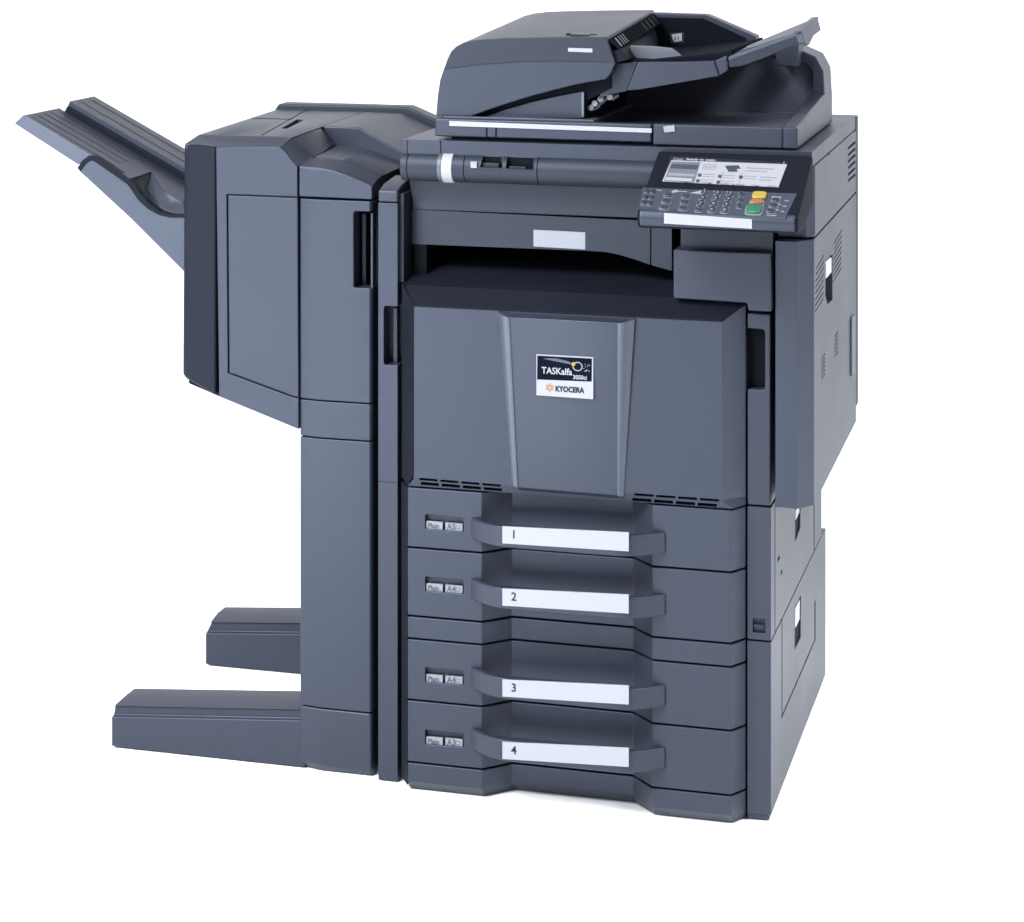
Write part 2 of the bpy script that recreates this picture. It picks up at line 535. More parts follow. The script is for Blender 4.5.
# right-hand block under the control panel
m = MB()
q = [(673.2, 249.5), (770.6, 252.8), (771.5, 312), (748.0, 311), (747.0, 303.2), (673.2, 298.6)]
m.prism(P(q, y=-0.022), (0, 0.40, 0))
m.build('right_block', GREY, PC, bevel=0.0035, seg=3)
m = MB()
m.box(-0.163, 0.004, -0.004, 0.3, 1.012, 1.155)
c = MB()
c.prism(P([(677.6, 230), (679.2, 230), (679.2, 250), (677.6, 250)], y=-0.02), (0, 0.03, 0))
m.build('panel_pedestal', MID, PC, bevel=0.003, cut=c)

# ---- upper right side: door, panel above it, corner post
m = MB()
xs = XS
plan = [(0.0095, -0.010), (0.0478, -0.012), (XS, 0.020), (XS, 0.665), (0.0095, 0.665)]
m.loft([[(x, y, 0.566 if y < 0.1 else 0.570) for x, y in plan], [(x, y, 1.0385 if (x > 0.06) else 1.0385) for x, y in plan]])
c = MB()
XT = XS + 0.001
n = 0
for i in range(8):      # vent slots left of the latch
    y0 = 238 + i * 6.2
    x0 = 816.6 - i * 0.15
    c.prism(P([(x0, y0 + 30), (x0 + 8.0, y0 + 16.4), (x0 + 8.0, y0 + 18.2), (x0, y0 + 31.8)], x=XT), (-0.010, 0, 0))
for i in range(8):      # and right of it
    y0 = 226 + i * 5.4
    x0 = 834.5 - i * 0.1
    c.prism(P([(x0, y0 + 17), (x0 + 7.8, y0 + 3.5), (x0 + 7.8, y0 + 5.3), (x0, y0 + 18.8)], x=XT), (-0.010, 0, 0))
for i in range(6):
    c.prism(P([(822, 358 + i * 4), (825.5, 353 + i * 4), (825.5, 354.6 + i * 4), (822, 359.6 + i * 4)], x=XT), (-0.009, 0, 0))
for i in range(6):
    c.prism(P([(835, 336 + i * 4), (838.5, 331 + i * 4), (838.5, 332.6 + i * 4), (835, 337.6 + i * 4)], x=XT), (-0.009, 0, 0))
c.prism(P([(826.2, 260), (833.2, 254), (833, 300), (828, 304.5), (826.0, 296)], x=XT), (-0.03, 0, 0))
sd = m.build('side_door', GREY, PC, bevel=0.010, seg=5, cut=c)
m = MB()
m.prism(P([(826.4, 261.5), (833.0, 256.5), (832.8, 271), (826.4, 278.5)], x=XS - 0.002), (-0.01, 0, 0))
m.build('latch_plate', PLATE, sd, bevel=0.001)
m = MB()
m.prism(P([(826.6, 284), (832, 279), (832, 292), (828.5, 302), (826.8, 299)], x=XS - 0.012), (-0.01, 0, 0))
m.build('latch_lever', DARK, sd, bevel=0.001)
# strip of the rear cover showing at the back edge
m = MB()
m.box(0.0, XS + 0.001, 0.668, 0.70, 0.60, 1.196)
c = MB()
for i in range(7):
    c.prism(P([(849.5, 398 - i * 4.3), (855.5, 393 - i * 4.3), (855.5, 394.8 - i * 4.3), (849.5, 399.8 - i * 4.3)], x=XS + 0.006), (-0.012, 0, 0))
m.build('rear_cover', GREY, PC, bevel=0.003, cut=c)
m = MB()
m.prism(P([(852.3, 318), (855.4, 314), (855.0, 372), (852.3, 376)], x=XS + 0.004), (-0.003, 0, 0))
m.build('rear_label', plastic('rear_label_grey', (0.08, 0.085, 0.10), 0.5, 0.4, bump=0), PC, bevel=0)

m = MB()
plan2 = [(0.0095, 0.016), (0.060, 0.016), (XS, 0.034), (XS, 0.665), (0.0095, 0.665)]
m.xy(plan2, 1.0415, 1.168)
c = MB()
for i in range(6):
    y0 = 141 + i * 6.5
    c.prism(P([(848.6, y0 + 7), (856, y0), (856, y0 + 2.4), (848.6, y0 + 9.4)], x=XT), (-0.012, 0, 0))
c.prism(P([(828.3, 147), (831.8, 143), (830.2, 156)], x=XT), (-0.012, 0, 0))
m.build('upper_side_panel', GREY, PC, bevel=0.004, seg=3, cut=c)

# ---- scanner
SC = MB()
SC.box(-0.690, XS - 0.001, 0.0, 0.66, 1.1705, 1.1975)
c = MB()
c.box(-0.6155, -0.6135, -0.01, 0.003, 1.16, 1.21)
c.box(-0.680, -0.679, -0.01, 0.002, 1.16, 1.21)
sc = SC.build('scanner_housing', GREY, PC, bevel=0.003, seg=3, cut=c)
m = MB()
m.box(-0.60, 0.02, 0.02, 0.55, 1.1965, 1.203)
m.build('platen_gasket', BLACK, sc, bevel=0)
# underside panel facing the output bay
m = MB()
top = [(0.03, 1.118), (0.05, 1.0755), (0.05, 1.0605), (0.09, 1.0605), (0.09, 1.118)]
m.yz(top, -0.686, -0.17)
m.build('upper_fascia', MID, sc, bevel=0.002)
m = MB()
pl = P([(411.5, 209.5), (672, 222), (672, 271), (661, 268.2), (648, 264.2), (634, 259.5), (618, 254.6), (606, 252.4), (590, 251.2), (411.5, 244.2)], y=0.05)
m.prism(pl, (0, 0.03, 0))
c = MB()
c.prism(P([(649.2, 218), (650.2, 218), (650.2, 275), (649.2, 275)], y=0.04), (0, 0.014, 0))
m.build('lower_fascia', MID, sc, bevel=0.002, cut=c)
m = MB()
m.prism(P([(533.4, 229.8), (585.4, 232.4), (585.4, 249.6), (533.4, 246.6)], y=0.0485), (0, 0.003, 0))
m.build('blank_label', SILVER, sc, bevel=0.0006)

# ---- round front rail
ry, rz, rr = 0.012, 1.1475, 0.0275
m = MB()
m.cyl((-0.689, ry, rz), (-0.2, ry, rz), rr, 64)
c = MB()
for px in (406.6, 463.4, 537.0):
    x = pt(px, 165, y=-0.015).x
    c.box(x - 0.0011, x + 0.0011, -0.05, 0.10, 1.1, 1.2)
    # grooves only skin deep: leave the heart of the rail standing
m2 = MB()
x0, x1, x2, x3 = [pt(p, 163, y=-0.015).x for p in (477.5, 500.2, 503.6, 533)]
cw = MB()
cw.prism(P([(479.5, 155.8), (500.0, 156.6), (500.0, 169.4), (477.8, 168.4)], y=-0.03), (0, 0.034, 0))
cw.prism(P([(503.6, 156.8), (532.5, 158.2), (531.5, 171.0), (503.6, 169.6)], y=-0.03), (0, 0.034, 0))
for px in (406.6, 463.4, 537.0):
    x = pt(px, 165, y=-0.015).x
    for k in range(24):
        a0, a1 = math.pi * 2 * k / 24, math.pi * 2 * (k + 1) / 24
        ring = lambda r, a: (ry + math.cos(a) * r, rz + math.sin(a) * r)
    cw.loft([[(xx, ry + math.cos(a) * r, rz + math.sin(a) * r) for (xx, r) in ((x - .001, rr - .0025), (x + .001, rr - .0025), (x + .001, rr + .004), (x - .001, rr + .004))] for a in [math.pi * 2 * k / 48 for k in range(48)]] + [[(xx, ry + r, rz) for (xx, r) in ((x - .001, rr - .0025), (x + .001, rr - .0025), (x + .001, rr + .004), (x - .001, rr + .004))]], caps=False)
    bmesh.ops.remove_doubles(cw.bm, verts=cw.bm.verts, dist=1e-6)
c.bm.free()
rail = m.build('front_rail', RAILG, sc, bevel=0.0008, cut=cw, angle=25)
m2.bm.free()
m = MB()
m = MB()
for q in ([(479.8, 156.2), (499.8, 156.9), (499.8, 169.2), (478.2, 168.2)], [(503.8, 157.1), (532.2, 158.5), (531.2, 170.8), (503.8, 169.4)]):
    m.prism(P(q, y=0.0015), (0, 0.0035, 0))
m.build('window_recess', BLACK, sc, bevel=0)
m = MB()
xa, xb = pt(440.8, 165, y=-0.016).x, pt(451.2, 165, y=-0.016).x
m.cyl((xa, ry, rz), (xb, ry, rz), rr + 0.0015, 64)
m.build('white_ring', WHITE, sc, bevel=0.0008)
m = MB()
xa2 = pt(436.6, 165, y=-0.016).x
m.cyl((xa2, ry, rz), (xa - 0.0005, ry, rz), rr + 0.0008, 64)
m.build('grey_ring', plastic('ring_grey', (0.05, 0.054, 0.068), 0.45, 0.5), sc, bevel=0.0006)
m = MB()
m.prism(P([(478.5, 162.5), (499.0, 163.5), (499.0, 168.4), (478.5, 167.6)], y=-0.006), (0, 0.01, 0))
m.prism(P([(508.5, 166.2), (526, 167), (526, 170.0), (508.5, 169.2)], y=-0.008), (0, 0.01, 0))
m.build('window_lens', MID, sc, bevel=0.001)
m = MB()
m.prism(P([(470.4, 161.4), (476.8, 161.8), (476.8, 168.4), (470.4, 168.0)], y=-0.0175), (0, 0.006, 0))
m.build('status_lamp_window', SILVER, sc, bevel=0.0008)

# ---- control panel
TL = pt(658, 151, y=-0.012)
BL = pt(637.5, 209, x=TL.x)
TRx = pt(812.5, 157, y=-0.012).x
pn = Vector((1, 0, 0)).cross(BL - TL).normalized()
if pn.z < 0:
    pn = -pn
dv = (BL - TL).normalized()
zf, yf = BL.z, BL.y
m = MB()
prof = [(TL.y, TL.z), (yf, zf), (yf - 0.006, zf - 0.004), (yf - 0.009, zf - 0.014), (yf - 0.006, zf - 0.027), (yf + 0.004, zf - 0.033), (yf + 0.05, zf - 0.032), (TL.y + 0.01, zf - 0.010), (TL.y + 0.01, TL.z - 0.004)]
inset = 0.010
ringA = [(TL.x, y, z) for y, z in prof]
ringB = [(TRx, y, z) for y, z in prof]
cy, czz = sum(p[0] for p in prof) / len(prof), sum(p[1] for p in prof) / len(prof)
m.loft([ringA, ringB])
cp = m.build('control_panel', [plastic('panel_charcoal', (0.006, 0.007, 0.0105), 0.65, 0.05)], PC, bevel=0.007, seg=4)
pc2 = lambda q, lift: [ptp(x, y, TL + pn * lift, pn) for x, y in q]


def onpanel(name, q, lift, mat, bevel=0.0005, sink=0.004, parent=None):
    mm = MB()
    mm.prism(pc2(q, lift), -pn * sink)
    return mm.build(name, mat, parent or cp, bevel=bevel)


# key deck and front lip in grey
kd = MB()
kd.prism(pc2([(642.5, 187.6), (797.0, 193.6), (785.5, 217.5), (639.0, 208.6)], 0.0012), -pn * 0.004)
m = MB()
xa, xb = TL.x + 0.004, TRx - 0.004
m.yz([(yf - 0.0005, zf + 0.0012), (yf - 0.0065, zf - 0.0035), (yf - 0.0100, zf - 0.014), (yf - 0.0068, zf - 0.0265), (yf + 0.003, zf - 0.0318), (yf + 0.003, zf - 0.02)], xa, xb)
m.build('front_lip', GREY, cp, bevel=0.004, seg=4)
m = MB()
yl = yf - 0.0108
m.prism(P([(664, 213.2), (752.0, 219.4), (752.0, 228.9), (664, 223.6)], y=yl), (0, 0.006, 0))
m.build('name_strip', WHITE, cp, bevel=0.0005)
# screen
u = Vector((1, 0, 0))
vv = -dv
scr = MB()
scr.prism(pc2([(670.6, 155.8), (787.6, 162.4), (778.6, 187.8), (661.8, 181.6)], 0.0008), -pn * 0.003, 0)
scr.prism(pc2([(671.4, 160.2), (787.0, 164.2), (778.4, 187.2), (662.2, 181.2)], 0.0012), -pn * 0.003, 1)
scr.prism(pc2([(671.6, 161.4), (700.4, 162.2), (694.0, 183.0), (664.2, 180.6)], 0.0015), -pn * 0.001, 2)
scr.prism(pc2([(672.0, 163.8), (698.4, 164.9), (697.0, 169.4), (670.2, 168.0)], 0.0018), -pn * 0.001, 3)
scr.prism(pc2([(668.6, 172.8), (695.4, 174.2), (694.6, 176.6), (667.4, 175.2)], 0.0018), -pn * 0.001, 4)
scr.prism(pc2([(666.6, 177.0), (692.4, 178.6), (691.6, 181.4), (665.0, 179.8)], 0.0018), -pn * 0.001, 1)
# document illustration and field outlines
scr.prism(pc2([(725.2, 165.6), (738.6, 165.2), (740.6, 168.4), (727.0, 169.4)], 0.0016), -pn * 0.001, 5)
scr.prism(pc2([(728.2, 168.8), (736.8, 168.6), (737.2, 171.6), (727.6, 171.4)], 0.0018), -pn * 0.001, 3)
for (xa, ya) in ((698.2, 173.4), (718.4, 174.6), (739.4, 175.4), (696.4, 179.2), (716.8, 180.4)):
    scr.prism(pc2([(xa, ya), (xa + 3.6, ya + .2), (xa + 3.0, ya + 3.2), (xa - .6, ya + 3.0)], 0.0016), -pn * 0.001, 3)
    scr.prism(pc2([(xa + 4.4, ya + .2), (xa + 17, ya + .8), (xa + 17, ya + 1.4), (xa + 4.4, ya + .8)], 0.0016), -pn * 0.001, 4)
    scr.prism(pc2([(xa + 4.0, ya + 2.6), (xa + 16.4, ya + 3.2), (xa + 16.4, ya + 3.7), (xa + 4.0, ya + 3.1)], 0.0016), -pn * 0.001, 4)
for (xa, ya) in ((685.6, 182.6), (709.0, 184.0), (732.4, 185.4), (755.6, 186.4)):
    scr.prism(pc2([(xa - 2.2, ya + 0.6), (xa + 1.6, ya - 1.6), (xa + 1.4, ya + 0.8)], 0.0016), -pn * 0.001, 0)
for i in range(5):
    x_, y_ = 703.5 + i * 16.0, 182.0 + i * 0.85
    scr.prism(pc2([(x_, y_), (x_ + 9, y_ + .5), (x_ + 8.7, y_ + 1.5), (x_ - .3, y_ + 1.0)], 0.0016), -pn * 0.001, 4)
for i in range(4):
    y_ = 164.0 + i * 1.5
    scr.prism(pc2([(703 - i * .4, y_), (717 - i * .4, y_ + .5), (717 - i * .4, y_ + 1.0), (703 - i * .4, y_ + .5)], 0.0016), -pn * 0.001, 4)
for (x_, y_, w_) in ((746, 167.2, 28), (745.4, 170.0, 22), (760, 176.4, 17), (759.4, 179.2, 12)):
    scr.prism(pc2([(x_, y_), (x_ + w_, y_ + w_ * .055), (x_ + w_ - .2, y_ + w_ * .055 + .9), (x_ - .2, y_ + .9)], 0.0016), -pn * 0.001, 4)
for x_ in (722.6, 741.8):
    scr.prism(pc2([(x_, 172), (x_ + .7, 172), (x_ - 3.2, 184.6), (x_ - 3.9, 184.6)], 0.0016), -pn * 0.001, 4)
t = ptp(673, 159.6, TL + pn * 0.0012, pn)
scr.text('Copy', 0.0085, t, u, vv, mi=4, ext=0.0001)
t = ptp(686, 159.9, TL + pn * 0.0012, pn)
scr.text('Ready to copy.', 0.0085, t, u, vv, mi=1, ext=0.0001, xs=1.05)
t = ptp(782.6, 163.4, TL + pn * 0.0012, pn)
scr.text('1', 0.008, t, u, vv, mi=1, ext=0.0001)
SCRW = plastic('screen_white', (0.17, 0.173, 0.185), 0.25, 0.5, bump=0)
SCRW.node_tree.nodes['Principled BSDF'].inputs['Emission Color'].default_value = (0.92, 0.93, 1, 1)
SCRW.node_tree.nodes['Principled BSDF'].inputs['Emission Strength'].default_value = 0.22
scr.build('touch_screen', [INK, SCRW, plastic('screen_mid', (0.09, 0.095, 0.115), 0.3, 0.5, bump=0), plastic('screen_dark', (0.035, 0.038, 0.048), 0.3, 0.5, bump=0), plastic('screen_line', (0.16, 0.165, 0.19), 0.3, 0.5, bump=0), plastic('screen_ink', (0.03, 0.035, 0.05), 0.3, 0.5, bump=0)], cp, bevel=0)

# keys
KEYRIM = plastic('key_print', (0.17, 0.18, 0.21), 0.5, 0.4, bump=0)


def key(name, cx, cy, w, h, mat, lift=0.0035, rim=None, n=8, glyph=None):
    c0 = ptp(cx, cy, TL + pn * 0.001, pn)
    sx, sy = w * 0.00173, h * 0.0044
    mm = MB()

    def ov(k, z):
        out = []
        for i in range(16):
            a = 2 * math.pi * i / 16
            ca, sa = math.cos(a), math.sin(a)
            e = 0.45
            out.append(c0 + u * (math.copysign(abs(ca) ** e, ca) * sx / 2 * k) + vv * (math.copysign(abs(sa) ** e, sa) * sy / 2 * k) + pn * z)
        return out
    if rim:
        mm.loft([ov(1.2, 0.0), ov(1.2, 0.0006)], 1)
    mm.loft([ov(1.0, 0), ov(1.0, lift * 0.7), ov(0.82, lift)], 0)
    if glyph:
        g = c0 + pn * (lift + 0.0001) - vv * 0.0026
        mm.text(glyph, 0.0075, g, u, vv, mi=1, ext=0.0001, align='CENTER')
    return mm.build(name, [mat, rim or KEYRIM], cp, bevel=0)


DK = plastic('key_dark', (0.014, 0.016, 0.023), 0.45, 0.5, bump=0)
gl = iter('123456789*0#')
for r in range(4):
    for cidx in range(3):
        cx = 706.0 + cidx * 12.6 - r * 2.1 if False else 704.6 + cidx * 13.0 - r * 2.0
        cy = 193.2 + r * 5.6 + cidx * 0.55
        key('number_key', cx, cy, 6.4, 3.4, DK, rim=KEYRIM, glyph=next(gl))
for r in range(3):
    for cidx in range(2):
        key('function_key', 647.0 + cidx * 6.0 - r * 1.6, 191.5 + r * 5.6 + cidx * 0.4 + 0.5, 4.4, 3.2, DK, rim=KEYRIM)
for r in range(3):
    key('function_key', 668.5 - r * 2.2, 196.0 + r * 6.2, 8.4, 2.6, DK, rim=KEYRIM)
for r in range(3):
    key('function_key', 686.0 - r * 1.4, 197.4 + r * 5.9, 8.0, 2.6, DK, rim=KEYRIM)
for r in range(3):
    key('function_key', 741.6 - r * 1.2, 195.4 + r * 5.6, 5.0, 3.2, DK, rim=KEYRIM)
for r in range(3):
    key('function_key', 775.8 - r * 2.2, 200.6 + r * 5.6, 8.0, 2.6, DK, rim=KEYRIM)
key('login_key', 776.5, 197.6, 10, 1.0, KEYRIM, lift=0.001)
key('reset_key', 759.4, 196.4, 14.0, 5.0, YELLOW, lift=0.005)
key('stop_key', 756.9, 202.9, 13.0, 3.0, ORANGE, lift=0.005, rim=KEYRIM)
key('start_key', 754.2, 210.0, 14.8, 6.6, GREEN, lift=0.006, rim=KEYRIM)
for q in ([(671.5, 191.0), (676, 189.6), (680, 191.6), (672, 193)], [(689.5, 193.0), (701.2, 190.4), (700.6, 194.0)], [(704, 188.9), (705.8, 189), (705.8, 190), (704, 190)]):
    kd.prism(pc2(q, 0.0016), -pn * 0.001, 1)
for r in range(3):
    for (x_, y_, w_, st, dx_) in ((664.4, 193.4, 6, 6.2, 2.2), (682.4, 194.6, 6, 5.9, 1.4), (771.0, 203.4, 10, 5.6, 2.2), (738.6, 192.8, 5, 5.6, 1.2), (784.6, 200.2, 4, 5.4, 2.0)):
        a_, b_ = x_ - r * dx_, y_ + r * st
        kd.prism(pc2([(a_, b_), (a_ + w_, b_ + w_ * .05), (a_ + w_ - .2, b_ + w_ * .05 + .8), (a_ - .2, b_ + .8)], 0.0016), -pn * 0.001, 1)
for (x_, y_) in ((700.5, 190.2), (713.6, 190.8), (726.6, 191.3), (741.0, 191.8)):
    kd.prism(pc2([(x_, y_), (x_ + 3, y_ + .1), (x_ + 2.8, y_ + .9), (x_ - .2, y_ + .8)], 0.0016), -pn * 0.001, 1)
for k_ in range(2):
    kd.prism(pc2([(653.5 + k_ * 25, 189.6 + k_ * 1.2), (662 + k_ * 25, 190.0 + k_ * 1.2), (661.8 + k_ * 25, 190.6 + k_ * 1.2), (653.3 + k_ * 25, 190.2 + k_ * 1.2)], 0.0016), -pn * 0.001, 1)
kd.build('key_deck', [plastic('key_deck_grey', (0.028, 0.032, 0.044), 0.5, 0.4), KEYRIM], cp, bevel=0)

# ---- document feeder
DF = MB()
x0, x1 = -0.6265, 0.046
x0 = -0.630
DF.box(x0, -0.219, 0.012, 0.030, 1.2035, 1.2375)
DF.box(x0, -0.330, 0.030, 0.50, 1.2035, 1.2375)
DF.box(-0.330, -0.2165, 0.030, 0.50, 1.2035, 1.2235)
DF.box(-0.2165, x1 - 0.026, 0.010, 0.028, 1.1995, 1.2385)
DF.box(-0.2165, x1 - 0.026, 0.028, 0.50, 1.1995, 1.2235)
DF.yz([(0.010, 1.1995), (0.010, 1.2388), (0.385, 1.2655), (0.50, 1.2655), (0.50, 1.1995)], x1 - 0.027, x1)
df = DF.build('document_feeder', GREY, PC, bevel=0.004, seg=3)
m = MB()
m.box(-0.329, x1 - 0.0262, 0.0295, 0.50, 1.2225, 1.2275)
for i in range(4):
    m.box(-0.06 - i * 0.0, 0.015, 0.27 + i * 0.03, 0.276 + i * 0.03, 1.227, 1.230)
m.box(x0 + 0.01, -0.331, 0.0305, 0.50, 1.236, 1.240)
m.build('exit_tray', plastic('exit_tray_gloss', (0.055, 0.060, 0.078), 0.3, 0.5), df, bevel=0.001)
# rear bracket wall
m = MB()
m.xz([(-0.55, 1.225), (x1 - 0.020, 1.225), (x1 - 0.020, 1.318), (x1 - 0.030, 1.333), (x1 - 0.075, 1.345), (-0.10, 1.348), (-0.12, 1.335), (-0.55, 1.335)], 0.40, 0.47)
m.build('rear_bracket', plastic('bracket_slate', (0.062, 0.067, 0.088), 0.5, 0.3), df, bevel=0.003)
m = MB()
m.xz([(-0.08, 1.3585), (x1 - 0.052, 1.352), (x1 - 0.018, 1.338), (x1 - 0.003, 1.310), (x1 - 0.0005, 1.262), (x1 - 0.0235, 1.262), (x1 - 0.026, 1.312), (x1 - 0.038, 1.324), (-0.08, 1.342)], 0.387, 0.499)
m.build('bracket_trim', GREY, df, bevel=0.003, seg=3)
m = MB()
m.prism(P([(816.2, 74), (818.8, 74.6), (819.0, 91), (816.8, 90.4)], y=0.396), (0, 0.008, 0))
m.build('bracket_reflector', SILVER, df, bevel=0.0005)
m = MB()
m.prism(P([(775.5, 60), (778, 66), (797, 67), (799, 44), (776, 46)], y=0.33), (0, 0.07, 0))
m.build('tray_support', MID, df, bevel=0.002)

# left housing: the main hood, lofted front to back
hood = [(435.8, 116.6), (437.4, 96), (439.8, 80), (443.4, 69.5), (446.8, 60), (450.5, 52.0), (455.8, 46.6), (463, 42.8), (474, 40.2), (490, 38.8), (510, 38.0), (560, 37.2), (606.5, 37.0), (611, 49), (615.5, 63.0), (611.0, 73.5), (606, 79.5), (590, 82.0), (572, 85.6), (553, 90.4), (530, 96.6), (505, 104.4), (484, 111.6), (470.5, 116.8)]
A = P(hood, y=0.030)
Bk = [Vector((p.x if p.x > -0.55 else p.x + 0.006, 0.46, p.z + (0.028 * min(1.0, max(0.0, (p.z - 1.31) / 0.06))))) for p in A]
m = MB()
m.loft([A, Bk])
c = MB()
#  seam between dark band and lower face
seam = [(440, 70.2), (460, 67.4), (480, 65.2), (520, 62.4), (560, 61.8), (618, 62.8)]
for (a, b) in zip(seam, seam[1:]):
    c.prism(P([a, b, (b[0], b[1] + 0.9), (a[0], a[1] + 0.9)], y=0.022), (0, 0.013, 0))
    break
hd = m.build('feeder_hood', GREY, df, bevel=0.0025, seg=3)
c.bm.free()
# darker plate on the hood's face: shade of a tilted band put into colour
m = MB()
band = [(444.0, 69.0), (447.4, 59.8), (451.0, 52.3), (456.3, 47.0), (463.5, 43.1), (474, 40.6), (490, 39.2), (510, 38.4), (560, 37.6), (606.0, 37.4), (615.2, 62.2), (600, 61.8), (560, 61.2), (520, 61.6), (480, 64.4), (460, 66.8)]
m.prism(P(band, y=0.0275), (0, 0.006, 0))
m.build('hood_shade_band', MID, df, bevel=0.001)
m = MB()
m.prism(P([(568.0, 47.9), (592.4, 48.6), (592.4, 52.6), (568.0, 51.6)], y=0.0268), (0, 0.003, 0))
m.build('hood_plate', WHITE, df, bevel=0.0005)
m = MB()
zt = A[11].z + 0.004
m.box(-1, -0.9, 0, .1, 0, .1) if False else None
q = [pt(566, 34.2, z=zt), pt(570, 30.4, z=zt), pt(602, 31.0, z=zt), pt(597, 34.6, z=zt)]
m.prism(q, (0, 0, -0.004))
m.build('lid_latch', BLACK, df, bevel=0)
m = MB()
q = [pt(570.5, 34.4, z=zt + .0006), pt(572.5, 32.0, z=zt + .0006), pt(590, 32.2, z=zt + .0006), pt(589.5, 34.6, z=zt + .0006)]
m.prism(q, (0, 0, -0.004))
m.build('latch_tab', GREY, df, bevel=0)
# lower recessed side piece under the arc
m = MB()
m.prism(P([(486, 116.8), (506, 109.6), (532, 102.2), (558, 96.4), (583, 91.6), (583.6, 118), (474, 117.2)], y=0.045), (0, 0.30, 0))
m.build('feeder_side', GREY, df, bevel=0.001)
m = MB()
m.prism(P([(450, 118), (474, 108), (520, 94), (560, 84), (600, 76), (612, 70), (612, 88), (600, 94), (587, 100), (586, 118)], y=0.052), (0, 0.36, 0))
m.build('feeder_core', BLACK, df, bevel=0)
m = MB()
m.prism(P([(581.6, 92.4), (583.8, 92.2), (583.8, 117.0), (581.6, 117.0)], y=0.0435), (0, 0.004, 0))
m.build('silver_edge', plastic('edge_grey', (0.10, 0.105, 0.125), 0.45, 0.4), df, bevel=0.0004)
m = MB()
for (xa, ya) in ((590.5, 108), (594.5, 103.5), (600.5, 99.0), (609.5, 97.0)):
    p = pt(xa, ya, y=0.062)
    m.cyl(p, p + Vector((0, 0.05, 0)), 0.0058, 20)
    m.cyl(p + Vector((0.002, .01, -0.004)), p + Vector((0.012, 0.02, 0.002)), 0.0035, 12)
m.build('roller', SILVER, df, bevel=0.001)
# slanted throat cover with printed size marks
m = MB()
n0 = [pt(606.8, 37.2, y=0.034), pt(615.6, 62.2, y=0.034)]
qa = [pt(611.2, 38.2, y=0.036), pt(620.0, 49.2, y=0.036)]
zt1 = qa[0].z
dirb = Vector((0.0, 0.385, 0.026))
m.loft([[qa[0], qa[1], qa[1] + Vector((-0.012, 0, -0.004)), qa[0] + Vector((-0.012, 0, -0.008))], [p + dirb for p in (qa[0], qa[1], qa[1] + Vector((-0.012, 0, -0.004)), qa[0] + Vector((-0.012, 0, -0.008)))]])
nrm = (qa[1] - qa[0]).cross(dirb).normalized()
if nrm.x < 0:
    nrm = -nrm
e1, e2 = qa[1] - qa[0], dirb
for k, (s, w) in enumerate(((0.05, .022), (0.12, .010), (0.165, .010), (0.21, .010), (0.66, .008), (0.75, .008), (0.84, .008), (0.93, .008))):
    a = qa[0] + e2 * s + e1 * 0.12 + nrm * 0.0006
    b = qa[0] + e2 * s + e1 * 0.88 + nrm * 0.0006
    m.prism([a, b, b + e2 * w, a + e2 * w], -nrm * 0.001, 1 if k < 4 else 2)
m.build('throat_cover', [MATTE, SILVER, GREY], df, bevel=0.0008)
m = MB()
m.prism(P([(606.6, 38.4), (620.6, 50.0), (628.4, 59.6), (616.2, 63.0)], y=0.036), (0, 0.30, 0))
m.build('throat_side', DARK, df, bevel=0.001)
# document tray: front wall, dark facet, floor, back wall
m = MB()
m.prism(P([(637.6, 62.3), (682, 62.0), (713.8, 61.0), (718.8, 76.2), (640, 89.6), (626.4, 90.6)], y=0.05), (0, 0.018, 0))
m.prism(P([(714.2, 61.2), (718.8, 76.0), (727.0, 71.2), (727.0, 55.4)], y=0.055), (0, 0.012, 0))
m.build('tray_wall', GREY, df, bevel=0.0015)
m = MB()
m.prism(P([(615.8, 63.4), (637.4, 61.8), (626.2, 91.4), (612, 94.0), (598, 99), (606.4, 80)], y=0.053), (0, 0.3, 0))
m.build('tray_shoulder', MID, df, bevel=0.001)
m = MB()
fl0 = [(-0.31, 1.352), (-0.235, 1.349), (-0.10, 1.366), (-0.08, 1.372), (-0.08, 1.350), (-0.20, 1.316), (-0.31, 1.30)]
m.xz(fl0, 0.066, 0.42)
m.build('tray_floor', MATTE, df, bevel=0.002)
m = MB()
bw = P([(598, 55), (612, 13.2), (648, 12.9), (705, 14.8), (711, 17), (756, 36.4), (758, 60), (640, 60)], y=0.42)
m.prism(bw, (0, 0.045, 0))
bwf = P([(618, 60), (624, 16.6), (703, 18.4), (746, 38), (744, 60)], y=0.4185)
c = MB()
o = m.build('tray_back_wall', GREY, df, bevel=0.003)
m = MB()
m.prism(bwf, (0, 0.004, 0))
m.build('back_lining', BLACK, df, bevel=0)
c.bm.free()
m = MB()
m.prism(P([(671.6, 34.4), (681.8, 33.2), (681.8, 40.8), (674, 42.0), (672.2, 38)], y=0.4165), (0, 0.003, 0))
m.prism(P([(669.4, 33.2), (684.2, 32.0), (684.2, 42.8), (671, 43.6)], y=0.4175), (0, 0.003, 0), 1)
m.prism(P([(675.0, 36.8), (675.7, 36.8), (675.7, 40.4), (675.0, 40.4)], y=0.416), (0, 0.001, 0), 2)
m.prism(P([(678.0, 35.8), (678.6, 35.8), (678.6, 39.8), (678.0, 39.8)], y=0.416), (0, 0.001, 0), 2)
m.build('instruction_label', [WHITE, MID, INK], df, bevel=0)
# paper guide on the tray floor
m = MB()
q = [(629.5, 45.8), (652, 46.4), (671.5, 48.4), (676, 52), (681.5, 57), (679, 60.5), (632, 60.8)]
m.prism(P(q, y=0.10), (0, 0.012, 0))
m.build('paper_guide', plastic('guide_grey', (0.085, 0.088, 0.105), 0.45, 0.5), df, bevel=0.002)
